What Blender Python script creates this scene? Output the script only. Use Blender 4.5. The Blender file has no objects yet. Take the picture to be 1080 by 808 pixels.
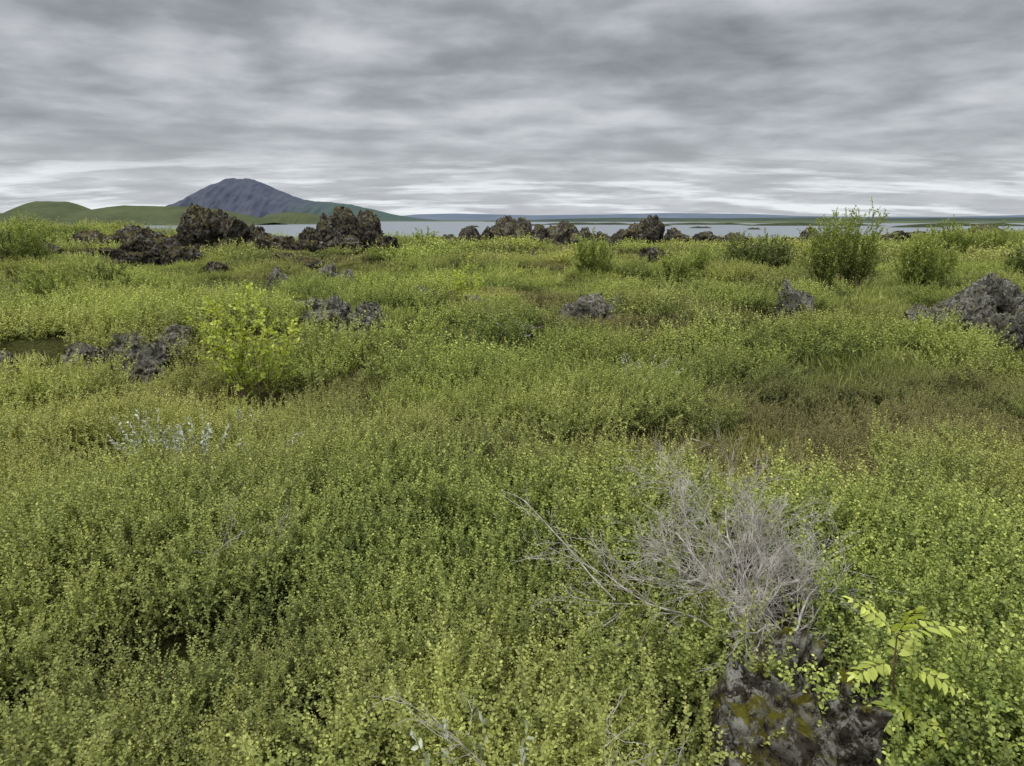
import bpy, math, random
import numpy as np
from mathutils import Vector, noise as mn
random.seed(7); rng=np.random.default_rng(7)
sc=bpy.context.scene
# ------------------------------------------------------------ numpy noise
LAT=np.random.default_rng(3).random((256,256))
def vn(x,y,s=0):
    x=np.asarray(x,float)+s*17.31; y=np.asarray(y,float)+s*9.77
    xi=np.floor(x).astype(int); yi=np.floor(y).astype(int); fx=x-xi; fy=y-yi
    fx=fx*fx*(3-2*fx); fy=fy*fy*(3-2*fy)
    a=LAT[xi&255,yi&255]; b=LAT[(xi+1)&255,yi&255]; c=LAT[xi&255,(yi+1)&255]; d=LAT[(xi+1)&255,(yi+1)&255]
    return (a*(1-fx)+b*fx)*(1-fy)+(c*(1-fx)+d*fx)*fy
def fbm(x,y,o=4,s=0):
    t=0;a=1;n=0
    for i in range(o):
        t=t+a*vn(x*2**i,y*2**i,s+i*3); n+=a; a*=.5
    return t/n
def sm(a,b,x):
    t=np.clip((np.asarray(x,float)-a)/(b-a),0,1); return t*t*(3-2*t)
def bil(v): return np.sqrt(np.clip(1-np.abs(2*v-1),0,1)+.10)-.06
BUMPS=[(-26,44,9,6,1.1),(-10,27,5,3,.25),(-3,36,8,4,.2),(14,34,7,4,.3),(6.9,11.5,2.2,1.5,.1),(-4,9.2,3,1.2,.12),(32,50,12,6,.4),
       (-14,20,5,3,.3),(1,22,6,3,.1),(3.2,7.6,1.6,.8,.10),(-3.5,6.3,2.5,1.2,-.2),(-1.8,3.2,.7,.6,.14),(-6.2,9.8,1.0,.7,.2)]
def mound(x,y): return bil(vn(x/2.5,y/1.9,5))
def Hraw(x,y):
    x=np.asarray(x,float); y=np.asarray(y,float); r=np.hypot(x,y)
    a=sm(3,12,r)
    h=.4*(fbm(x/8,y/8,3,1)-.5)*(.25+.75*a)
    h=h+.74*(mound(x,y)-.65)*(.15+.85*a)
    h=h+.22*(bil(vn(x/1.2,y/1.0,6))-.65)*(.4+.6*a)
    h=h+.8*(vn(x/24,y/20,8)-.5)*sm(12,45,r)
    h=h-.35*sm(30,60,r)
    for bx,by,sx,sy,am in BUMPS: h=h+am*np.exp(-((x-bx)/sx)**2-((y-by)/sy)**2)
    s=sm(60,98,y+14*(fbm(x/30,y/30,2,11)-.5)-.05*np.abs(x))
    h=h*(1-s)-9*s
    az=x/np.maximum(y,1.)
    shore=2900-1700*sm(.06,.35,az)-1200*sm(.35,.6,-az)
    f=sm(0,260,y-shore+500*(fbm(x/400,y/400,2,13)-.5))
    h=h+f*(6.8+5*(fbm(x/160,y/160,3,14)-.5))
    return h
H0=float(Hraw(0,2.5))
s=np.linspace(-8.2,8.2,500); gx=4.5*np.sinh(s); sy=np.linspace(-7.9,8.2,500); gy=7+5*np.sinh(sy)
X,Y=np.meshgrid(gx,gy); GZ=Hraw(X,Y)-H0*np.exp(-(np.hypot(X,Y)/6)**2)
def Hn(x,y):        # height of the actual ground mesh
    x=np.asarray(x,float);y=np.asarray(y,float)
    i=np.clip(np.searchsorted(gx,x)-1,0,len(gx)-2); j=np.clip(np.searchsorted(gy,y)-1,0,len(gy)-2)
    u=(x-gx[i])/(gx[i+1]-gx[i]); v=(y-gy[j])/(gy[j+1]-gy[j])
    return (GZ[j,i]*(1-u)+GZ[j,i+1]*u)*(1-v)+(GZ[j+1,i]*(1-u)+GZ[j+1,i+1]*u)*v
def H(x,y): return float(Hn(np.array([x]),np.array([y]))[0])
# ------------------------------------------------------------ mesh helpers
def mk_mesh(name,V,Q,col=None,mats=(),mi=None,smooth=False):
    V=np.asarray(V,np.float32); Q=np.asarray(Q,np.int32); k=Q.shape[1]
    m=bpy.data.meshes.new(name); m.vertices.add(len(V)); m.vertices.foreach_set('co',V.ravel())
    m.loops.add(Q.size); m.loops.foreach_set('vertex_index',Q.ravel())
    m.polygons.add(len(Q)); m.polygons.foreach_set('loop_start',np.arange(0,Q.size,k,dtype=np.int32))
    if mi is not None: m.polygons.foreach_set('material_index',np.asarray(mi,np.int32))
    if smooth: m.polygons.foreach_set('use_smooth',np.ones(len(Q),bool))
    if col is not None:
        a=m.attributes.new('lc','FLOAT_COLOR','POINT'); a.data.foreach_set('color',np.asarray(col,np.float32).ravel())
    for t in mats: m.materials.append(t)
    m.update(calc_edges=True); m.validate(); return m
def obj(name,m,parent=None,loc=(0,0,0),link=True):
    o=bpy.data.objects.new(name,m); o.location=loc
    if link: sc.collection.objects.link(o)
    if parent: o.parent=parent
    return o
def nrm(a): return a/np.maximum(np.linalg.norm(a,axis=-1,keepdims=True),1e-9)
def leaves_geo(P,D,N,L,W,wide=(.42,.40)):
    D=nrm(D); S=nrm(np.cross(D,N)); N=nrm(np.cross(S,D)); L=L[:,None]; W=W[:,None]
    V=np.stack([P,P+D*L*.28+S*W*wide[0]+N*W*.12,P+D*L*.68+S*W*wide[1]+N*W*.12,P+D*L-N*L*.08,
                P+D*L*.68-S*W*wide[1]+N*W*.12,P+D*L*.28-S*W*wide[0]+N*W*.12],1)
    n=len(P); b=(np.arange(n)*6)[:,None]
    Q=np.concatenate([b+np.array([[0,1,2,3]]),b+np.array([[0,3,4,5]])],0)
    return V.reshape(-1,3),Q
def tubes_geo(A,B,ra,rb,k=3):
    A=np.asarray(A);B=np.asarray(B);ra=np.asarray(ra)[:,None];rb=np.asarray(rb)[:,None]
    d=nrm(B-A); up=np.where(np.abs(d[:,2:3])>.9,np.array([[1.,0,0]]),np.array([[0,0,1.]]))
    s=nrm(np.cross(d,up)); t=np.cross(s,d); R=[]
    for C,r in((A,ra),(B,rb)):
        for i in range(k):
            a=2*math.pi*i/k; R.append(C+(s*math.cos(a)+t*math.sin(a))*r)
    V=np.stack(R,1); n=len(A); b=(np.arange(n)*2*k)[:,None]
    Q=np.concatenate([b+np.array([[i,(i+1)%k,k+(i+1)%k,k+i]]) for i in range(k)],0)
    return V.reshape(-1,3),Q
class Plant:
    def __init__(s): s.A=[];s.B=[];s.ra=[];s.rb=[];s.P=[];s.D=[];s.N=[];s.L=[];s.W=[];s.C=[];s.h=[]
    def seg(s,a,b,ra,rb): s.A.append(a);s.B.append(b);s.ra.append(ra);s.rb.append(rb)
    def leaf(s,p,d,n,L,W,c): s.P.append(p);s.D.append(d);s.N.append(n);s.L.append(L);s.W.append(W);s.C.append(c)
    def mesh(s,name,lm,sm_,k=3,wide=(.42,.40)):
        Vs=[];Qs=[];Cs=[];M=[];o=0
        if s.P:
            V,Q=leaves_geo(np.array(s.P),np.array(s.D),np.array(s.N),np.array(s.L),np.array(s.W),wide)
            Vs.append(V);Qs.append(Q);Cs.append(np.repeat(np.array(s.C),6,0));M.append(np.zeros(len(Q)));o=len(V)
        if s.A:
            V,Q=tubes_geo(s.A,s.B,s.ra,s.rb,k); Vs.append(V);Qs.append(Q+o)
            Cs.append(np.tile([[.5,.5,0,1]],(len(V),1)));M.append(np.ones(len(Q)))
        return mk_mesh(name,np.concatenate(Vs),np.concatenate(Qs),np.concatenate(Cs),(lm,sm_),np.concatenate(M))
def rv(s=1.): return rng.normal(0,s,3)
UP=np.array([0,0,1.])
def un(v): return v/(np.linalg.norm(v)+1e-9)
# ------------------------------------------------------------ materials
def nt(mat): mat.use_nodes=True; t=mat.node_tree; t.nodes.clear(); return t
def N_(t,ty,**k):
    n=t.nodes.new(ty)
    for a,b in k.items(): setattr(n,a,b)
    return n
def link(t,a,b): t.links.new(a,b)
def noise(t,vec,scale,detail=4,rough=.55,dist=0):
    n=N_(t,'ShaderNodeTexNoise'); n.inputs['Scale'].default_value=scale; n.inputs['Detail'].default_value=detail
    n.inputs['Roughness'].default_value=rough; n.inputs['Distortion'].default_value=dist
    if vec: link(t,vec,n.inputs['Vector'])
    return n.outputs['Fac']
def ramp(t,f,*stops):
    r=N_(t,'ShaderNodeValToRGB'); e=r.color_ramp.elements
    while len(e)<len(stops): e.new(.5)
    for el,(p,c) in zip(e,stops):
        el.position=p; el.color=(*c,1) if len(c)==3 else c
    link(t,f,r.inputs[0]); return r.outputs[0]
def g(v): return (v,v,v)
def mixc(t,f,a,b,mode='MIX'):
    m=N_(t,'ShaderNodeMix',data_type='RGBA',blend_type=mode)
    for s,v in((0,f),(6,a),(7,b)):
        if isinstance(v,(int,float)): m.inputs[s].default_value=v
        elif isinstance(v,tuple): m.inputs[s].default_value=(*v,1)
        else: link(t,v,m.inputs[s])
    return m.outputs[2]
def math_(t,op,a,b=0.,c=None):
    m=N_(t,'ShaderNodeMath',operation=op)
    for i,v in enumerate((a,b,c)):
        if v is None: continue
        if isinstance(v,(int,float)): m.inputs[i].default_value=v
        else: link(t,v,m.inputs[i])
    return m.outputs[0]
def leaf_mat(name,c_dark,c_mid,c_tip,c_brown,brown=.35,trans=.25,patch=True):
    m=bpy.data.materials.new(name); t=nt(m)
    at=N_(t,'ShaderNodeAttribute',attribute_name='lc'); sp=N_(t,'ShaderNodeSeparateColor'); link(t,at.outputs['Color'],sp.inputs[0])
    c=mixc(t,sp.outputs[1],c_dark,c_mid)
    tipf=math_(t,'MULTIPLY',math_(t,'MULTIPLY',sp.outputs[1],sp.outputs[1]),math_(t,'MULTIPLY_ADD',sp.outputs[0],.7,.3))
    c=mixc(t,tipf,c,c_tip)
    if patch:   # per-plant tint carried by the instancing points
        ti=N_(t,'ShaderNodeAttribute',attribute_name='tint',attribute_type='INSTANCER'); st=N_(t,'ShaderNodeSeparateXYZ'); link(t,ti.outputs['Vector'],st.inputs[0])
        c=mixc(t,math_(t,'MULTIPLY',st.outputs[0],.45),c,c_tip)
        c=mixc(t,math_(t,'MULTIPLY',math_(t,'MULTIPLY',st.outputs[1],sp.outputs[1]),brown),c,c_brown)
        c=mixc(t,1.,c,st.outputs[2],'MULTIPLY')
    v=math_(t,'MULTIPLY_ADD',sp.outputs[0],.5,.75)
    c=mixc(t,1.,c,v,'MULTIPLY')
    df=N_(t,'ShaderNodeBsdfDiffuse'); tr=N_(t,'ShaderNodeBsdfTranslucent'); gl=N_(t,'ShaderNodeBsdfGlossy')
    gl.inputs['Roughness'].default_value=.5; gl.inputs['Color'].default_value=(.85,.9,.9,1)
    link(t,c,df.inputs[0]); link(t,mixc(t,1.,c,(1.15,1.15,.55),'MULTIPLY'),tr.inputs[0])
    a=N_(t,'ShaderNodeMixShader'); a.inputs[0].default_value=trans; link(t,df.outputs[0],a.inputs[1]); link(t,tr.outputs[0],a.inputs[2])
    b=N_(t,'ShaderNodeMixShader'); b.inputs[0].default_value=.03; link(t,a.outputs[0],b.inputs[1]); link(t,gl.outputs[0],b.inputs[2])
    o=N_(t,'ShaderNodeOutputMaterial'); link(t,b.outputs[0],o.inputs[0]); return m
def simple_mat(name,c1,c2,scale=8,det=2):
    m=bpy.data.materials.new(name); t=nt(m); geo=N_(t,'ShaderNodeNewGeometry')
    f=noise(t,geo.outputs['Position'],scale,det,.65)
    c=mixc(t,ramp(t,f,(.35,g(0)),(.65,g(1))),c1,c2)
    p=N_(t,'ShaderNodeBsdfDiffuse'); link(t,c,p.inputs[0])
    o=N_(t,'ShaderNodeOutputMaterial'); link(t,p.outputs[0],o.inputs[0]); return m
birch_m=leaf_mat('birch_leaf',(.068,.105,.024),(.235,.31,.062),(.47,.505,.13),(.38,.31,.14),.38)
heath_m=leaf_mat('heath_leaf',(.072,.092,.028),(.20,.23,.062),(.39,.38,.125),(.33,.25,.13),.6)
willow_m=leaf_mat('willow_leaf',(.14,.19,.045),(.26,.33,.08),(.42,.47,.13),(.2,.2,.08),0,.35,False)
sapl_m=leaf_mat('sapling_leaf',(.28,.36,.05),(.48,.57,.09),(.66,.71,.15),(.2,.2,.08),0,.4,False)
rowan_m=leaf_mat('rowan_leaf',(.34,.42,.06),(.54,.62,.11),(.72,.76,.20),(.2,.2,.08),0,.35,False)
bush_m=leaf_mat('bush_leaf',(.06,.085,.025),(.14,.18,.05),(.25,.29,.09),(.2,.2,.08),0,.3,False)
silver_m=leaf_mat('silver_leaf',(.28,.33,.27),(.46,.51,.42),(.60,.64,.54),(.2,.2,.08),0,.2,False)
grass_m=leaf_mat('grass_blade',(.16,.20,.04),(.31,.37,.08),(.50,.50,.18),(.44,.39,.19),.5)
straw_m=simple_mat('straw',(.36,.31,.19),(.48,.42,.28),3)
twig_m=simple_mat('twig',(.12,.08,.05),(.20,.15,.10),20,0)
dead_m=simple_mat('dead_wood',(.25,.23,.20),(.62,.58,.52),14)
gm=bpy.data.materials.new('ground_heath'); t=nt(gm); geo=N_(t,'ShaderNodeNewGeometry'); pos=geo.outputs['Position']
sx=N_(t,'ShaderNodeSeparateXYZ'); link(t,pos,sx.inputs[0])
near=mixc(t,ramp(t,noise(t,pos,25,8,.8),(.38,g(0)),(.62,g(1))),(.04,.035,.015),(.15,.165,.05))
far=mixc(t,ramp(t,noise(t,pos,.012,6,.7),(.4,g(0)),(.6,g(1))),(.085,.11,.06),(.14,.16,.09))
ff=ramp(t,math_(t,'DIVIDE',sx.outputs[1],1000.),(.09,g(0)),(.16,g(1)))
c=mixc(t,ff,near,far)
p=N_(t,'ShaderNodeBsdfDiffuse'); link(t,c,p.inputs[0])
b=N_(t,'ShaderNodeBump'); b.inputs['Distance'].default_value=.08; link(t,noise(t,pos,30,6,.75),b.inputs['Height']); link(t,b.outputs[0],p.inputs['Normal'])
o=N_(t,'ShaderNodeOutputMaterial'); link(t,p.outputs[0],o.inputs[0])
def rock_mat(name,moss_c,moss_amt,base_d,base_l,lichen,sc_=1.,mt=.50,pitd=.06,bd=.14,lt=.51,psc=10.):
    m=bpy.data.materials.new(name); t=nt(m); geo=N_(t,'ShaderNodeNewGeometry'); pos=geo.outputs['Position']
    n1=noise(t,pos,2.5*sc_,6,.7); n2=noise(t,pos,7*sc_,8,.78,.5)
    c=mixc(t,ramp(t,n1,(.35,g(0)),(.65,g(1))),base_d,base_l)
    s=N_(t,'ShaderNodeSeparateXYZ'); link(t,geo.outputs['Normal'],s.inputs[0])
    up=ramp(t,s.outputs[2],(.0,g(.35)),(.7,g(1)))
    lich=math_(t,'MULTIPLY',ramp(t,n2,(lt,g(0)),(lt+.05,g(1))),up); c=mixc(t,math_(t,'MULTIPLY',lich,lichen),c,(.39,.38,.32))
    pit=ramp(t,noise(t,pos,psc*sc_,6,.78),(.40,g(pitd)),(.48,g(1))); c=mixc(t,.92,c,pit,'MULTIPLY')
    mf=math_(t,'MULTIPLY',ramp(t,s.outputs[2],(.3,g(0)),(.75,g(1))),ramp(t,noise(t,pos,3*sc_,6,.75),(mt,g(0)),(mt+.05,g(1))))
    mossc=mixc(t,noise(t,pos,60,4),tuple(x*.3 for x in moss_c),tuple(min(1,x*1.6) for x in moss_c))
    c=mixc(t,math_(t,'MULTIPLY',mf,moss_amt),c,mossc)
    p=N_(t,'ShaderNodeBsdfDiffuse'); link(t,c,p.inputs[0])
    b=N_(t,'ShaderNodeBump'); b.inputs['Strength'].default_value=1.; b.inputs['Distance'].default_value=bd/sc_
    link(t,n2,b.inputs['Height']); link(t,b.outputs[0],p.inputs['Normal'])
    o=N_(t,'ShaderNodeOutputMaterial'); link(t,p.outputs[0],o.inputs[0]); return m
lava_far=rock_mat('lava_dark',(.19,.155,.035),.6,(.026,.023,.017),(.115,.102,.080),.6,.9)
lava_mid=rock_mat('lava_grey',(.16,.15,.045),.5,(.065,.061,.048),(.23,.22,.18),1.,2.4,.50,.06,.14,.49)
lava_near=rock_mat('lava_mossy',(.19,.175,.03),1.,(.032,.027,.020),(.13,.112,.088),1.,2.6,.49,.25,.10,.49,14.)
# ------------------------------------------------------------ ground
V=np.stack([X,Y,GZ],-1).reshape(-1,3)
n=len(gx); i=np.arange(n-1); I,J=np.meshgrid(i,np.arange(len(gy)-1)); b0=(J*n+I).ravel()
obj('ground',mk_mesh('ground',V,np.stack([b0,b0+1,b0+n+1,b0+n],1),None,(gm,),None,True))
# ------------------------------------------------------------ lake
wm=bpy.data.materials.new('water'); t=nt(wm); geo=N_(t,'ShaderNodeNewGeometry')
p=N_(t,'ShaderNodeBsdfPrincipled'); p.inputs['Base Color'].default_value=(.17,.20,.22,1); p.inputs['Roughness'].default_value=.25; p.inputs['IOR'].default_value=1.33
mp=N_(t,'ShaderNodeMapping'); mp.inputs['Scale'].default_value=(.5,1.6,1); link(t,geo.outputs['Position'],mp.inputs[0])
b=N_(t,'ShaderNodeBump'); b.inputs['Distance'].default_value=.1; b.inputs['Strength'].default_value=.35; link(t,noise(t,mp.outputs[0],.6,4),b.inputs['Height']); link(t,b.outputs[0],p.inputs['Normal'])
o=N_(t,'ShaderNodeOutputMaterial'); link(t,p.outputs[0],o.inputs[0])
obj('lake',mk_mesh('lake',[(-9000,50,-4),(9000,50,-4),(9000,9000,-4),(-9000,9000,-4)],[[0,1,2,3]],None,(wm,)))
# ------------------------------------------------------------ distant relief
def relief(name,prof,d,depth,mat,rough=.1,nx=260,ny=60,base=-6,gul=1.):
    px=[a for a,_ in prof]; pz=[c-base for _,c in prof]
    xs=np.linspace(px[0],px[-1],nx); ys=np.linspace(-1,1,ny); X,Yn=np.meshgrid(xs,ys)
    cr=np.interp(X+0*Yn,px,pz); w=np.clip(1-np.abs(Yn)**1.25,0,1)
    L=(px[-1]-px[0])/12
    gn=1-np.abs(2*fbm(X/L*2.2,Yn*1.3,4,21)-1)
    Z=cr*(w+rough*gul*(gn-.6)*np.sqrt(w)*(1-w)*3+rough*.15*(fbm(X/L*6,Yn*6,3,25)-.5))
    Z[0]=Z[-1]=0; V=np.stack([X,d+Yn*depth,Z+base],-1).reshape(-1,3)
    I,J=np.meshgrid(np.arange(nx-1),np.arange(ny-1)); b=(J*nx+I).ravel()
    return obj(name,mk_mesh(name,V,np.stack([b,b+1,b+nx+1,b+nx],1),None,(mat,),None,True))
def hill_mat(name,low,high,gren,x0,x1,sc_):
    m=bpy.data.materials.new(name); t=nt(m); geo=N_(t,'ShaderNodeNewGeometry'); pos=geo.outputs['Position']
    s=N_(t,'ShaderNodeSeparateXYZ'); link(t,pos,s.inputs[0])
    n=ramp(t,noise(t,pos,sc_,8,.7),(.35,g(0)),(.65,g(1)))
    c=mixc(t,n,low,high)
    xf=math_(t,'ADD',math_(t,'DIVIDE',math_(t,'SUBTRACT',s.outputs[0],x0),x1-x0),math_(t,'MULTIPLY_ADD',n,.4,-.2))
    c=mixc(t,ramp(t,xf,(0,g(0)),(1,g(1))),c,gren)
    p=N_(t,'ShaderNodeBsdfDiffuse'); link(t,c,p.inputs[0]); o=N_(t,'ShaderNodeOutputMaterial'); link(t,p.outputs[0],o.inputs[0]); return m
mm=hill_mat('mountain_scree_hazed',(.068,.080,.112),(.105,.112,.140),(.080,.112,.100),-1150.,-900.,.012)  # aerial haze painted in: scree and green base colours shifted to blue-grey
def P(lst,d,dz=0): return [((u-540)/795*d,(232-v)/795*d*.98+1.75+dz) for u,v in lst]
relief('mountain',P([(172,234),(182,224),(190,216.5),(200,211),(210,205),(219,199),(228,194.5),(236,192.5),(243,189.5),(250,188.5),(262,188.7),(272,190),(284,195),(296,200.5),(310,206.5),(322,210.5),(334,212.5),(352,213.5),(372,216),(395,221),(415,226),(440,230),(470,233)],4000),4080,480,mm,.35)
gh=hill_mat('green_hill',(.070,.085,.045),(.105,.12,.062),(.12,.16,.07),1e5,2e5,.03)
relief('green_hill',P([(-120,231),(-60,226),(0,224),(10,219),(18,213),(26,211.5),(58,212),(68,214.5),(82,221),(100,218),(120,216),(140,216.5),(165,217),(195,217),(225,221),(250,226),(268,230),(280,235)],900),950,90,gh,.12,base=-5)
relief('green_hill',P([(262,234),(275,226),(300,223),(325,225),(345,231),(352,236)],1100),1160,60,gh,.12,base=-5)
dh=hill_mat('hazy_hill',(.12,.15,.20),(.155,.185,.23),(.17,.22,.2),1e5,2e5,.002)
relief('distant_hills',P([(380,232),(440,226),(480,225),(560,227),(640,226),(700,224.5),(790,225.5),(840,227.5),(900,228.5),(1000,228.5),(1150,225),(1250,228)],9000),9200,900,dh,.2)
dh2=hill_mat('dark_shore',(.050,.070,.060),(.085,.105,.08),(.12,.16,.10),1e5,2e5,.008)
relief('distant_hills',P([(500,234),(600,230.5),(660,229.5),(720,230),(760,230),(860,229),(930,230),(1010,229.5),(1100,229),(1200,230),(1300,233)],2600),2700,260,dh2,.25)
isl=hill_mat('islet_heath',(.035,.042,.028),(.075,.088,.048),(.1,.1,.1),1e5,2e5,.2)
for j,(u,v,w,hh,d) in enumerate(((560,236,30,2.2,800),(500,237.5,14,1.6,640),(735,238.5,26,1.4,560),(790,240,16,1.3,480),(690,237,34,2.0,760),(880,240,30,1.4,500),(960,238,60,2.0,620),(130,237,24,1.4,520),(385,238.5,18,1.4,520),(850,236,150,3.,820),(1010,237,140,3.2,760),(620,236,110,3.0,980),(740,236,100,2.6,980))):
    x=(u-540)/795*d; Lx=w*d/795/2
    relief('islet',[(x-Lx,-4.2),(x-Lx*.7,-4+hh*.6),(x-Lx*.2,-4+hh),(x+Lx*.1,-4+hh*.7),(x+Lx*.5,-4+hh*.9),(x+Lx,-4.2)],d,min(Lx*.6,30),isl,.5,60,20,-4.4)
# ------------------------------------------------------------ rocks
EX=[];LOW=[]
def lump(rx,ry,rz,sub,seed,amp=.35,fr=1.6):
    import bmesh
    bm=bmesh.new(); bmesh.ops.create_icosphere(bm,subdivisions=sub,radius=1)
    co=np.array([v.co[:] for v in bm.verts]); F=np.array([[x.index for x in f.verts] for f in bm.faces]); bm.free()
    rs=np.random.default_rng(int(seed*100)); co=nrm(co); n4=(np.abs(co)**4).sum(1)**.25; B=co/n4[:,None]
    for _ in range(20):     # random fracture planes give broken angular faces
        n=nrm(rs.normal(0,1,3)*np.array([1,1,.8])); o=rs.uniform(.60,1.0); d=B@n-o; k=d>0; B[k]-=n*(d[k]*.9)[:,None]
    B/=np.abs(B).max(0)
    off=Vector((seed*7.3,seed*3.1,seed*1.7)); sc3=np.array((rx,ry,rz))/max(rx,ry,rz); V=[]
    for b,p in zip(B,co):
        q=Vector(b*sc3)*fr+off
        c1,_=mn.voronoi(q*1.5); k1=min(1,(c1[1]-c1[0])*7); c2,_=mn.voronoi(q*3.6); k2=min(1,(c2[1]-c2[0])*5)
        d=amp*(-.36*(1-k1)-.18*(1-k2)+.16*mn.fractal(q*1.2,1.,2.,3)+.15*mn.fractal(q*4.5,.7,2.1,4))
        w=np.array(mn.noise_vector(q*1.3))*amp*.30+np.array(mn.noise_vector(q*4.5))*amp*.20
        V.append((b*(1+d)+w)*np.array((rx,ry,rz)))
    return np.array(V),F
def rock(name,lumps,mat,sub=5,amp=.5,fr=1.6,foot=.8,sink=.2):
    Vs=[];Fs=[];o=0; 
    for i,(x,y,hw,zt,asp) in enumerate(lumps):
        zg=H(x,y)-sink; seed=len(EX)*1.37+1
        zt=max(zt,zg+sink+.22)
        V,F=lump(hw,hw*asp,(zt-zg)*.58,sub,seed,amp,fr)
        V[:,0]*=hw/np.abs(V[:,0]).max(); V[:,2]+=zt-V[:,2].max(); V[:,0]+=x; V[:,1]+=y
        Vs.append(V);Fs.append(F+o);o+=len(V); EX.append((x,y,hw*foot,hw*asp*foot)); LOW.append((x,y,hw))
    return obj(name,mk_mesh(name,np.concatenate(Vs),np.concatenate(Fs),None,(mat,)))
R='lava_rock'
rock('lava_outcrop',[(-11.5,28.3,1.0,2.4,.8),(-10.6,28.6,.9,2.2,.8),(-9.8,28.9,.7,1.65,.8),(-12.4,25.6,.75,1.55,.8),(-11.6,25.2,.85,1.25,.7),(-12.9,24.6,.9,.9,.7),(-11.8,24.2,.8,.8,.7),(-10.7,24.8,.8,1.05,.7),(-9.1,28.2,.8,1.4,.8),(-8.4,28.6,.6,1.2,.8),(-7.8,28.6,.6,1.05,.8)],lava_far,5)
rock('lava_outcrop',[(-7.4,31,.85,2.05,.8),(-6.6,31.3,.9,2.35,.8),(-5.8,31.2,.7,2.2,.8),(-8.2,31,.7,1.5,.8),(-5.1,31,.6,1.2,.8),(-6.7,30.3,1.,1.2,.6),(-7.9,30.2,.8,1.0,.6)],lava_far,5)
rock('lava_outcrop',[(-15.6,32,.9,1.6,.8),(-14.6,31,.8,1.3,.8),(-17.0,33,1.,1.4,.8),(-13,33,1.,1.55,.8),(-14.8,30.3,1.,1.0,.8),(-13.6,30.5,.7,1.1,.7)],lava_far,4)
rock('lava_outcrop',[(-2.2,42,.8,1.45,.8),(-1.2,42,.9,1.5,.8),(-.3,42.5,1.0,2.05,.8),(.6,42.4,.9,1.9,.8),(1.4,42,.9,1.5,.8),(.2,38,1.3,1.05,.7),(2.2,42,.9,1.5,.8),(3.0,42,1.0,1.75,.8),(3.9,41.5,.9,1.4,.8),(-3.2,40,.9,1.05,.8),(1.9,39,.8,.9,.8),(4.7,42,.8,1.15,.8)],lava_far,4)
rock('lava_outcrop',[(9.1,50,1.0,2.1,.8),(8.1,50,.9,1.6,.8),(7.1,49,1.1,1.3,.8),(5.6,47,1.,1.1,.8),(10.4,49,1.,1.3,.8),(12.2,48,1.2,1.1,.8),(14.3,49,1.1,1.0,.8)],lava_far,4)
rock('lava_outcrop',[(37,60,1.6,1.5,.8),(34.8,60,1.,1.1,.8)],lava_far,4)
for L in ([(19.5,50,1.,1.4,.8),(20.8,50,.7,1.1,.8)],[(25,50,1.1,1.1,.8)],[(23,52,.7,.9,.8)],[(-26,38,.9,1.2,.8),(-24.6,37.5,.7,.95,.8)],[(-13.1,23,.8,.9,.6),(-12.2,22.7,.6,.75,.6)],
          [(-20,36,1.,1.3,.8)],[(-3.8,36,.8,.9,.8)],[(-8.6,22,.5,.6,.8)],[(16.5,45,1,.8,.6)],[(29,55,1.2,1.0,.6)],[(-1.6,33,.6,.7,.8)],[(-7.2,24,.6,.75,.7),(-6.4,23.6,.6,.65,.7)],[(10.8,33,.7,.8,.7)],
          [(-3.2,27,.6,.75,.7)],[(5.5,30,.7,.75,.7)],[(1.0,30,.6,.7,.7)],[(-16.5,27,.8,1.1,.7)]): rock(R,L,lava_far,4)
rock(R,[(-5.4,17.5,.34,.72,.8)],lava_mid,4)
rock(R,[(-4.7,19.3,.42,.70,.7),(-4.0,18.4,.28,.6,.7)],lava_mid,4)
rock(R,[(-2.95,10.5,.42,.72,.7),(-2.45,10.4,.38,.76,.7),(-1.95,10.3,.32,.68,.7),(-2.6,10.0,.38,.57,.7),(-2.1,10.0,.32,.57,.7)],lava_mid,5)
rock(R,[(-3.90,8.5,.32,.60,.7),(-4.3,8.4,.36,.52,.7),(-4.7,8.2,.30,.44,.7),(-4.1,8.2,.32,.44,.7)],lava_mid,5)
rock(R,[(-5.25,7.7,.14,.36,.8)],lava_mid,4)
rock(R,[(1.3,12.0,.30,.62,.8),(1.65,12.0,.28,.60,.8),(.95,11.9,.24,.5,.8)],lava_mid,4)
rock(R,[(4.62,12.6,.25,.82,.8),(4.82,12.5,.2,.62,.8)],lava_mid,4)
rock(R,[(7.35,11.3,.5,.98,.8),(6.8,11.1,.4,.8,.8),(6.4,11.1,.35,.68,.7),(6.0,11.0,.3,.56,.7),(7.95,11.0,.55,.9,.7),(7.4,10.6,.45,.6,.7),(6.9,10.5,.35,.5,.7)],lava_mid,5)
rock(R,[(.1,9.4,.24,.52,.8)],lava_mid,4)
rock(R,[(-1.6,14.2,.25,.58,.8)],lava_mid,4)
rock(R,[(-.6,12.8,.24,.52,.8)],lava_mid,4)
rock('mossy_boulder',[(.86,1.90,.29,.50,.9),(.88,2.30,.22,.42,.8),(1.05,2.08,.15,.38,.9)],lava_near,6,.34,1.5,.95)
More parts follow.
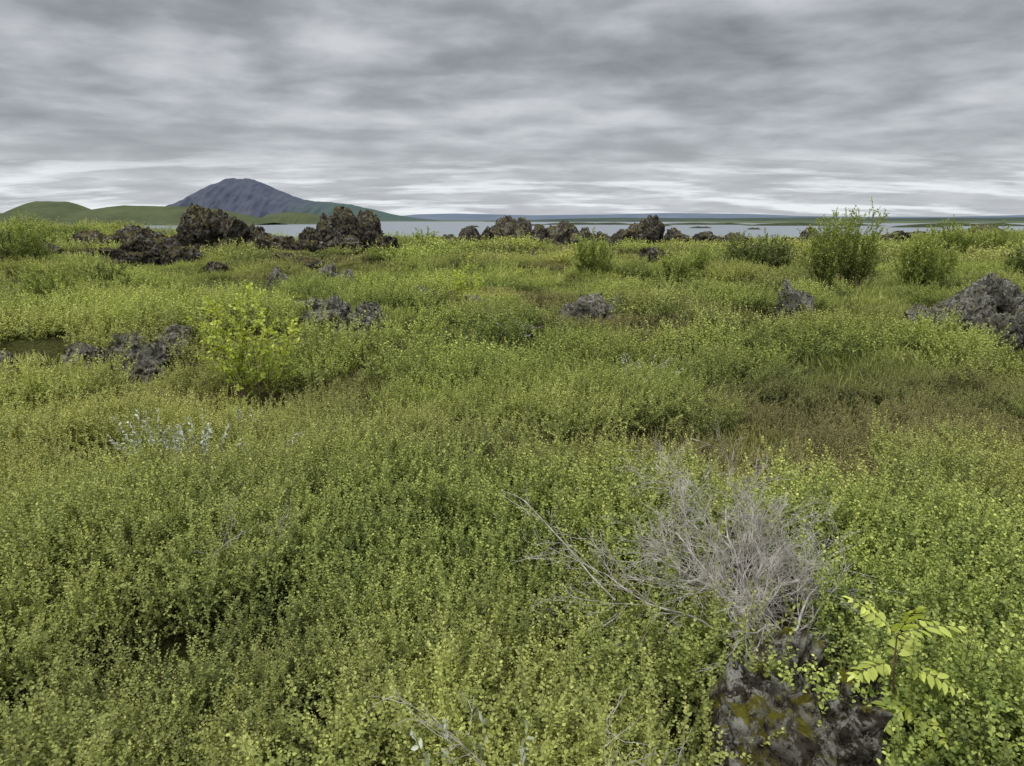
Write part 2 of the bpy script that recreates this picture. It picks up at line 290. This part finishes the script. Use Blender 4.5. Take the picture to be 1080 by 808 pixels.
# ------------------------------------------------------------ clump generators
def shrub_clump(nst,R_,h0,h1,ntw,tl,lstep,ll,thick,lean=.5,lw=.88):
    p=Plant()
    for s_ in range(nst):
        a=rng.uniform(0,6.283); r=R_*math.sqrt(rng.uniform(0,1))*.75
        pos=np.array([r*math.cos(a),r*math.sin(a),-.04]); out=np.array([math.cos(a),math.sin(a),0])
        Lh=rng.uniform(h0,h1)*(1-.25*(r/R_)**2); d=un(out*lean*rng.uniform(.1,1.3)+UP+rv(.2)); ns=4
        pts=[pos]
        for i in range(ns):
            q=pos+d*Lh/ns; p.seg(pos,q,thick*(1-i/ns*.7),thick*(1-(i+1)/ns*.7)); pos=q; pts.append(q); d=un(d+rv(.13)+UP*.08)
        tw=[(ns*f) for f in np.linspace(.4,1,ntw)]
        for f in tw:
            i=min(int(f),ns-1); b=pts[i]+(pts[i+1]-pts[i])*min(1,(f-i)); td=un(rv(.5)+UP*.8+out*.2) if f<ns-.01 else un(d+rv(.1))
            tlen=tl*rng.uniform(.6,1.3); nl=max(3,int(tlen/lstep)); ph=rng.uniform(0,6.28)
            e=b+td*tlen
            if f>ns-.01: p.seg(b,e,thick*.35,thick*.2)
            sx_=un(np.cross(td,np.array([.3,.9,.2]))); sy_=np.cross(td,sx_)
            hf=(f/ns)
            for k_ in range(nl):
                fr=(k_+.6)/nl; ph+=2.4; rad=sx_*math.cos(ph)+sy_*math.sin(ph)
                dd=un(rad*.9+td*(.4+.6*fr)+rv(.15)); nn=un(td*.5+UP*.8-rad*.1+rv(.3)); L_=ll*rng.uniform(.65,1.2)*(1-.3*fr)
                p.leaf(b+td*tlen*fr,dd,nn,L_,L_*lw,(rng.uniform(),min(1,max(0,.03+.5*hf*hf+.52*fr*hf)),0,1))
    return p
def grass_tuft(nb,R_,h0,h1,w):
    p=Plant()
    for s_ in range(nb):
        a=rng.uniform(0,6.283); r=R_*math.sqrt(rng.uniform()); b=np.array([r*math.cos(a),r*math.sin(a),-.03]); L_=rng.uniform(h0,h1)
        d=un(UP+rv(.5)); p.leaf(b,d,un(rv()),L_,w*rng.uniform(.7,1.4),(rng.uniform(),rng.uniform(.2,1),0,1))
    return p
def coll(name,items):
    c=bpy.data.collections.new(name)
    for i,m in enumerate(items): c.objects.link(bpy.data.objects.new('%s_%02d'%(name,i),m))
    return c
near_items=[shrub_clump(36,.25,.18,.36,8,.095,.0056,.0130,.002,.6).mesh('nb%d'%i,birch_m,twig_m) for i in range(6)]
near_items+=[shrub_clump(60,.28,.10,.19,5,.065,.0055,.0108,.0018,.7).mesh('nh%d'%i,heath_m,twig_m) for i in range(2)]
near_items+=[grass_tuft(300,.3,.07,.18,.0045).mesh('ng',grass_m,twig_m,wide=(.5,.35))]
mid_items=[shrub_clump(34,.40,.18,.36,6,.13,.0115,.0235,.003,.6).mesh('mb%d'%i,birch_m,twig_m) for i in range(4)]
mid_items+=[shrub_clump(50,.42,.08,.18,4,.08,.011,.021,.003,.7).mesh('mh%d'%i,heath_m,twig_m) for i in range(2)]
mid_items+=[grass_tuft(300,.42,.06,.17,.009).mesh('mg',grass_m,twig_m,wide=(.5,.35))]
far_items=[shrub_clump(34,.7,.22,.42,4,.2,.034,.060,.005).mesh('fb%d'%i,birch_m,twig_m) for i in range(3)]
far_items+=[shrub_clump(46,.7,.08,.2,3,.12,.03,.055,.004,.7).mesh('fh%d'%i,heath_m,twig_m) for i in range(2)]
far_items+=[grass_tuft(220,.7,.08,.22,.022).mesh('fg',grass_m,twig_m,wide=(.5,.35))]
def scatter(name,pts,rot,scl,idx,tint,c):
    m=bpy.data.meshes.new(name); m.vertices.add(len(pts)); m.vertices.foreach_set('co',np.asarray(pts,np.float32).ravel())
    a=m.attributes.new('rot','FLOAT_VECTOR','POINT'); a.data.foreach_set('vector',np.asarray(rot,np.float32).ravel())
    a=m.attributes.new('tint','FLOAT_VECTOR','POINT'); a.data.foreach_set('vector',np.asarray(tint,np.float32).ravel())
    a=m.attributes.new('scl','FLOAT','POINT'); a.data.foreach_set('value',np.asarray(scl,np.float32))
    a=m.attributes.new('idx','INT','POINT'); a.data.foreach_set('value',np.asarray(idx,np.int32))
    o=obj(name,m); ng=bpy.data.node_groups.new(name,'GeometryNodeTree')
    ng.interface.new_socket('Geometry',in_out='INPUT',socket_type='NodeSocketGeometry'); ng.interface.new_socket('Geometry',in_out='OUTPUT',socket_type='NodeSocketGeometry')
    gi=ng.nodes.new('NodeGroupInput'); go=ng.nodes.new('NodeGroupOutput'); ip=ng.nodes.new('GeometryNodeInstanceOnPoints')
    ci=ng.nodes.new('GeometryNodeCollectionInfo'); ci.inputs['Collection'].default_value=c; ci.inputs['Separate Children'].default_value=True; ci.inputs['Reset Children'].default_value=True
    def na(nm,ty):
        x=ng.nodes.new('GeometryNodeInputNamedAttribute'); x.data_type=ty; x.inputs[0].default_value=nm; return x.outputs[0]
    L=ng.links.new; L(gi.outputs[0],ip.inputs['Points']); L(ci.outputs[0],ip.inputs['Instance']); ip.inputs['Pick Instance'].default_value=True
    L(na('idx','INT'),ip.inputs['Instance Index']); L(na('rot','FLOAT_VECTOR'),ip.inputs['Rotation']); L(na('scl','FLOAT'),ip.inputs['Scale']); L(ip.outputs[0],go.inputs[0])
    md=o.modifiers.new('scatter','NODES'); md.node_group=ng; return o
EX+=[(.99,2.80,.46,.58),(1.17,2.06,.20,.24),(.86,1.60,.36,.45),(-2.42,6.9,.45,.5)]
def gen(y0,y1,side,dens,nb,nh,fill=()):
    W=side*y1+3; area=2*W*(y1-y0); n_=int(area*dens)
    x=rng.uniform(-W,W,n_); y=rng.uniform(y0,y1,n_)
    keep=np.abs(x)<side*np.maximum(y,0)+2.0
    keep&=np.hypot(x,y)>.75
    for ex,ey,rx,ry in EX: keep&=(((x-ex)/rx)**2+((y-ey)/ry)**2)>1
    x=x[keep];y=y[keep]
    for fx,fy,fr,fn in fill:
        a=rng.uniform(0,6.283,fn); r=fr*np.sqrt(rng.uniform(0,1,fn)); x=np.append(x,fx+r*np.cos(a)); y=np.append(y,fy+r*np.sin(a))
    z=Hn(x,y); k=z>-3.0; x=x[k];y=y[k];z=z[k]; n_=len(x)
    mb=mound(x,y); heath=fbm(x/2.6,y/2.0,3,31); gr=fbm(x/2.8,y/1.7,3,41); u=rng.uniform(0,1,n_)
    nearf=1-sm(3.2,5.,y)
    heath=heath-.10*(mb-.6)-.12*nearf; gr=gr-.16*(mb-.6)
    typ=np.where(heath+.10*(u-.5)>.56,1,0); typ=np.where(gr+.12*(rng.uniform(0,1,n_)-.5)>.58,2,typ)
    typ=np.where((typ==2)&(y<5.2),0,typ); pit=(mb<.55)&(y<13); typ=np.where(pit,0,typ)
    idx=np.where(typ==0,rng.integers(0,nb,n_),np.where(typ==1,nb+rng.integers(0,nh,n_),nb+nh))
    b=bil(vn(x/1.3,y/1.0,51)); scl=(.26+.52*b+.58*mb)*rng.uniform(.85,1.15,n_); scl=np.where(typ>0,.75+.45*b,scl)
    scl=np.where((y<13)&(typ==0),np.maximum(scl,.86),scl)
    low=np.zeros(n_)
    for ex,ey,hw in LOW:
        low=np.maximum(low,((np.abs(x-ex*y/ey)<hw*1.15)&(y<ey)&(y>ey-(.6+.07*ey))).astype(float))
    low=np.maximum(low,((np.abs(x+2.42*y/7)<.55)&(y<7)&(y>6.)).astype(float))
    scl=scl*(1-.45*low)
    for fx,fy,fr,fn in fill: scl=np.where(np.hypot(x-fx,y-fy)<fr,np.maximum(scl,1.05),scl)
    rot=np.stack([rng.normal(0,.12,n_),rng.normal(0,.12,n_),rng.uniform(0,6.283,n_)],1)
    t1=sm(.42,.66,fbm(x/1.8,y/1.8,3,71)); t2=sm(.44,.64,fbm(x/3.,y/3.,4,81))*(1-.45*nearf); t3=rng.uniform(.76,1.24,n_)*(.68+.46*mb)*(.82+.38*fbm(x/5,y/4,2,91))
    return np.stack([x,y,z],1),rot,scl,idx,np.stack([t1,t2,t3],1),n_
for nm,a in (('dwarf_birch_heath',(-.8,7.5,.80,17,6,2,((-1.8,3.15,.55,26),))),('dwarf_birch_heath',(7.0,24,.76,6.0,4,2,((-6.2,9.7,1.0,26),))),('dwarf_birch_heath',(23,92,.74,1.6,3,2))):
    its={6:near_items,4:mid_items,3:far_items}[a[4]]
    p_,r_,s_,i_,t_,n_=gen(*a); print(nm,n_); scatter(nm,p_,r_,s_,i_,t_,coll('src%d'%a[4],its))
# ------------------------------------------------------------ taller shrubs
def tall_shrub(name,x,y,hw,zt,nst,ll,dens,lm,asp=.5,side=.4):
    z0=H(x,y); Ht=zt-z0; p=Plant()
    for s_ in range(nst):
        a=rng.uniform(0,6.283); out=np.array([math.cos(a),math.sin(a),0]); pos=out*rng.uniform(0,.3)*hw; pos[2]=-.1
        sp=rng.uniform(0,1); Ls=Ht*rng.uniform(.6,1.02)*(1-.2*sp); d=un(UP+out*sp*hw/Ht*.9+rv(.05)); ns=8; th=.0035+.003*Ht
        for i in range(ns):
            q=pos+d*Ls/ns*1.05; p.seg(pos,q,th*(1-i/ns*.85),th*(1-(i+1)/ns*.85))
            if i>1:
                for k_ in range(rng.integers(1,4)):
                    b=pos+(q-pos)*rng.uniform(); td=un(rv(side)+UP*.9+out*.3); tl=Ht*rng.uniform(.10,.24)*(1-.5*i/ns); e=b+td*tl; p.seg(b,e,th*.3,th*.12)
                    nl=int(dens*tl/ll)+2
                    for j in range(nl):
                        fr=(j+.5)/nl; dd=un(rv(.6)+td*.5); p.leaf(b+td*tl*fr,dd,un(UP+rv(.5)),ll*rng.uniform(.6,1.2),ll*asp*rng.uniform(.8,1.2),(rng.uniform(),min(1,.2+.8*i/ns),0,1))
            pos=q; d=un(d+rv(.07)+UP*.05)
    return obj(name,p.mesh(name,lm,twig_m),loc=(x,y,z0))
tall_shrub('birch_sapling',-2.42,6.9,.62,1.38,15,.037,2.1,sapl_m,.85,.6)
tall_shrub('birch_sapling',-.9,14,.4,1.2,9,.05,2.2,sapl_m,.8)
tall_shrub('willow_shrub',2.1,20,.7,1.65,30,.06,3.4,willow_m)
tall_shrub('willow_shrub',6.2,20.5,.9,1.5,60,.06,3.2,bush_m)
tall_shrub('willow_shrub',7.1,20.8,.9,1.4,50,.06,3.2,bush_m)
tall_shrub('willow_shrub',6.6,16,.7,2.0,34,.05,3.4,willow_m)
tall_shrub('willow_shrub',7.3,16.2,.8,2.2,40,.05,3.4,willow_m)
tall_shrub('willow_shrub',9.1,17,.8,1.7,44,.06,3.4,willow_m)
tall_shrub('willow_shrub',10.1,18,.6,1.3,30,.06,3.4,willow_m)
tall_shrub('willow_shrub',17.2,30,1.4,1.9,54,.08,3.4,willow_m)
tall_shrub('willow_shrub',19.5,31,1.3,1.7,44,.08,3.4,willow_m)
tall_shrub('willow_shrub',13.6,20,.9,1.35,40,.07,3,bush_m)
tall_shrub('willow_shrub',-12.6,20,.7,2.0,30,.06,3.,willow_m)
tall_shrub('willow_shrub',-13.6,21,.8,1.8,34,.07,3,bush_m)
tall_shrub('willow_shrub',-8.0,13,.8,1.15,44,.045,3.3,willow_m)
tall_shrub('willow_shrub',-8.6,16,.8,1.05,44,.05,3.3,bush_m)
tall_shrub('willow_shrub',4.1,19,.5,1.2,24,.06,3,willow_m)
tall_shrub('willow_shrub',4.9,20,.5,1.3,24,.06,3,willow_m)
tall_shrub('willow_shrub',-3.8,35,.9,1.5,24,.09,3,willow_m)
tall_shrub('willow_shrub',-7.0,27,.8,.8,24,.09,3,bush_m)
tall_shrub('willow_shrub',12.5,38,1.2,1.1,30,.1,3,bush_m)
tall_shrub('willow_shrub',24,40,1.4,1.3,30,.1,3,bush_m)
tall_shrub('willow_shrub',3.5,33,1.0,1.0,24,.09,3,willow_m)
tall_shrub('willow_shrub',-17.5,27,1.0,1.3,30,.09,3,bush_m)
# ------------------------------------------------------------ silver willow plants
def silver(x,y,hw,hh,n_):
    p=Plant(); z0=H(x,y)
    for s_ in range(n_):
        a=rng.uniform(0,6.283); out=np.array([math.cos(a),math.sin(a),0]); b=out*rng.uniform(0,hw); d=un(UP+out*.5+rv(.2)); L_=hh*rng.uniform(.7,1.05); e=b+d*L_; p.seg(b,e,.002,.001)
        for j in range(18):
            fr=.5+.5*j/18; p.leaf(b+d*L_*fr,un(rv(.6)+d*.8),un(rv()+UP),.030*rng.uniform(.7,1.2),.015,(rng.uniform(),fr,0,1))
    obj('woolly_willow',p.mesh('woolly_willow',silver_m,twig_m),loc=(x,y,z0))
silver(-2.38,4.8,.07,.48,22); silver(-2.08,4.85,.04,.45,13); silver(-1.65,4.9,.04,.44,5); silver(1.28,7.2,.1,.50,7); silver(-.08,1.75,.06,.36,9); silver(-2.0,5.6,.05,.40,4)
# ------------------------------------------------------------ dead shrub
def dead(name,base,n_,dirs,Lr,th,lv=3,k=5,kink=.2):
    p=Plant()
    def br(pos,d,L_,r,l):
        ns=8 if l>=2 else 4
        for i in range(ns):
            q=pos+d*L_/ns; r2=r*(1-.09); p.seg(pos,q,r,r2); pos=q; r=r2
            d=un(d+rv(kink)+np.array([0,0,.01]))
            if l>0 and i>0:
                for _ in range(1 if rng.uniform()<.8 else 2): br(pos,un(d+rv(.5)),L_*rng.uniform(.3,.6),max(.0009,r*.5),l-1)
    for i in range(n_):
        d=un(np.array(dirs[i%len(dirs)])+rv(.22)); br(np.array(base)+rv(.07)*np.array([1.3,1,.3]),d,Lr*rng.uniform(.6,1.1),th*rng.uniform(.5,1.1),lv)
    return obj(name,p.mesh(name,dead_m,dead_m,k))
zd=H(.85,2.6)
dead('dead_birch_shrub',(.90,2.48,zd+.20),18,[(-.7,.35,.40),(-.5,.8,.4),(0,1,.4),(.35,.8,.4),(.6,.7,.3),(.2,.6,.6),(.6,.3,.25),(-.2,.6,.6),(.4,.9,.4),(-.8,.1,.25),(-.7,.6,.5)],.55,.0068,3,4,.17)
dead('dead_branch',(.36,2.75,H(.28,2.75)+.32),1,[(-.40,.75,.40)],.58,.0060,1,5,.1)
dead('dead_branch',(.15,1.75,H(.15,1.75)+.1),3,[(.6,.2,.3),(-.4,.3,.35)],.4,.0035,2)
dead('dead_branch',(.15,9.2,.36),3,[(-1,0,.15),(1,0,.12)],.3,.008,1)
dead('dead_branch',(-1.25,3.1,H(-1.25,3.1)+.2),4,[(.3,.5,.5),(-.3,.5,.5)],.25,.0012,2,3)
# ------------------------------------------------------------ rowan seedling
def rowan(x,y):
    z0=H(x,y); p=Plant(); A=np.array
    def pinn(b,d,L_):
        d=un(A(d)); q=A(b,float); n=9; side0=un(np.cross(d,UP)); nn=un(np.cross(side0,d))
        for i in range(n):
            e=q+d*L_/n; p.seg(q,e,.0013,.0010); q=e; d=un(d-UP*.07)
            s_=un(np.cross(d,UP)); m_=un(np.cross(s_,d)); fr=i/n
            if i>=1:
                ll=.046*(.65+.5*math.sin(math.pi*min(1,fr+.12)))
                for sg in(-1,1): p.leaf(q,un(s_*sg+d*.5-UP*.2+rv(.12)),un(m_+rv(.25)),ll,ll*.40,(rng.uniform(),.3+.7*rng.uniform(),0,1))
        p.leaf(q,d,m_,.035,.014,(.8,1,0,1))
    st=[A([0,0,-.05]),A([.01,.01,.10]),A([-.01,.02,.22]),A([-.02,.02,.33]),A([-.02,.02,.42])]
    for a,b in zip(st[:-1],st[1:]): p.seg(a,b,.004,.003)
    for b,d,L_ in((st[4],(-.5,.2,.6),.16),(st[4],(.9,.1,.35),.20),(st[4],(.1,-.3,.9),.13),(st[3],(.6,-.6,.2),.18),(st[3],(-.8,-.3,.2),.15),(st[3],(.6,.6,.5),.15),(st[2],(.4,-.8,.0),.17),(st[2],(.8,.1,.1),.14),(st[2],(-.5,-.7,.1),.14),(st[1],(.2,-.9,.1),.15),(st[1],(.6,-.5,-.1),.13)): pinn(b,d,L_)
    return obj('rowan_seedling',p.mesh('rowan_seedling',rowan_m,twig_m,wide=(.46,.42)),loc=(x,y,z0+.06))
rowan(1.18,2.04)
# straw stalks
p=Plant()
for _ in range(300):
    y=rng.uniform(2,14); x=rng.uniform(-.7,.7)*y
    if fbm(x/1.5,y/1.5,2,61)<.5: continue
    z=H(x,y)+.1; d=un(UP+rv(.35)); L_=rng.uniform(.2,.38); a=np.array([x,y,z]); b=a+d*L_*.6; c_=b+un(d+rv(.35))*L_*.4; w=.0007+.00009*y
    p.seg(a,b,w,w*.8); p.seg(b,c_,w*.8,w*.7)
for x,y in((.95,6.0),(1.05,6.1),(1.2,6.2),(-.62,7.5)):
    a=np.array([x,y,H(x,y)+.2]); b=a+un(np.array([rng.normal(0,.3),.1,1]))*.28; p.seg(a,b,.002,.002); p.seg(b,b+un(np.array([.8,0,.5]))*.16,.002,.0015)
obj('dry_grass_stalks',p.mesh('dry_grass_stalks',straw_m,straw_m))
# ------------------------------------------------------------ world
w=bpy.data.worlds.new('World'); sc.world=w; w.use_nodes=True; t=w.node_tree; t.nodes.clear()
EL,AZ=math.radians(52),math.radians(215)
tc=N_(t,'ShaderNodeTexCoord'); s=N_(t,'ShaderNodeSeparateXYZ'); link(t,tc.outputs['Generated'],s.inputs[0])
z=math_(t,'MAXIMUM',s.outputs[2],0.); zz=math_(t,'ADD',z,.12)
cb=N_(t,'ShaderNodeCombineXYZ'); link(t,math_(t,'DIVIDE',s.outputs[0],zz),cb.inputs[0]); link(t,math_(t,'DIVIDE',s.outputs[1],zz),cb.inputs[1])
def mapped(rz,sx_,sy_,off):
    mp=N_(t,'ShaderNodeMapping'); mp.inputs['Rotation'].default_value=(0,0,rz); mp.inputs['Scale'].default_value=(sx_,sy_,1); mp.inputs['Location'].default_value=(off,off*.7,0); link(t,cb.outputs[0],mp.inputs[0]); return mp.outputs[0]
nA=noise(t,mapped(.2,.9,1.1,4.4),1.0,3,.5,.2)
nB=noise(t,mapped(-.2,1.5,1.5,7.3),2.0,6,.5,.15)
nn=math_(t,'ADD',math_(t,'MULTIPLY',nA,.60),math_(t,'MULTIPLY',nB,.40))
cl=ramp(t,nn,(.35,(.215,.228,.248)),(.46,(.325,.343,.368)),(.54,(.45,.47,.50)),(.64,(.61,.63,.655)))
hor=ramp(t,z,(0.,g(.62)),(.06,g(.42)),(.12,g(.18)),(.2,g(0)))
cl=mixc(t,hor,cl,(.62,.65,.69))
nC=noise(t,mapped(.05,.7,1.5,1.7),1.1,5,.6)
gap=math_(t,'MULTIPLY',ramp(t,nC,(.48,g(0)),(.60,g(1))),ramp(t,z,(0.,g(1)),(.05,g(.8)),(.09,g(0))))
cl=mixc(t,gap,cl,(.86,.90,.93))
cf=math_(t,'MULTIPLY_ADD',ramp(t,z,(.30,g(0)),(.85,g(1))),2.7,1.)
cl=mixc(t,1.,cl,cf,'MULTIPLY')
sky=N_(t,'ShaderNodeTexSky'); sky.sky_type='NISHITA'; sky.sun_disc=False; sky.sun_elevation=EL; sky.sun_rotation=AZ
b1=N_(t,'ShaderNodeBackground'); link(t,cl,b1.inputs[0]); b1.inputs[1].default_value=1.04
b2=N_(t,'ShaderNodeBackground'); link(t,sky.outputs[0],b2.inputs[0]); b2.inputs[1].default_value=.05
ms=N_(t,'ShaderNodeMixShader'); ms.inputs[0].default_value=.06; link(t,b1.outputs[0],ms.inputs[1]); link(t,b2.outputs[0],ms.inputs[2])
o=N_(t,'ShaderNodeOutputWorld'); link(t,ms.outputs[0],o.inputs[0])
sd=bpy.data.lights.new('sun','SUN'); sd.energy=1.5; sd.angle=math.radians(20); sd.color=(1,.95,.86)
so=bpy.data.objects.new('sun',sd); sc.collection.objects.link(so)
dv=Vector((math.sin(AZ)*math.cos(EL),math.cos(AZ)*math.cos(EL),math.sin(EL))); so.rotation_euler=dv.to_track_quat('Z','Y').to_euler()
# ------------------------------------------------------------ camera
cd=bpy.data.cameras.new('camera'); cd.sensor_width=36; cd.lens=26.5; cd.clip_start=.05; cd.clip_end=40000
co=bpy.data.objects.new('camera',cd); sc.collection.objects.link(co); co.location=(0,0,1.75); co.rotation_euler=(math.radians(90-12.2),0,0); sc.camera=co
sc.view_settings.view_transform='Standard'; sc.view_settings.look='None'; sc.view_settings.exposure=0
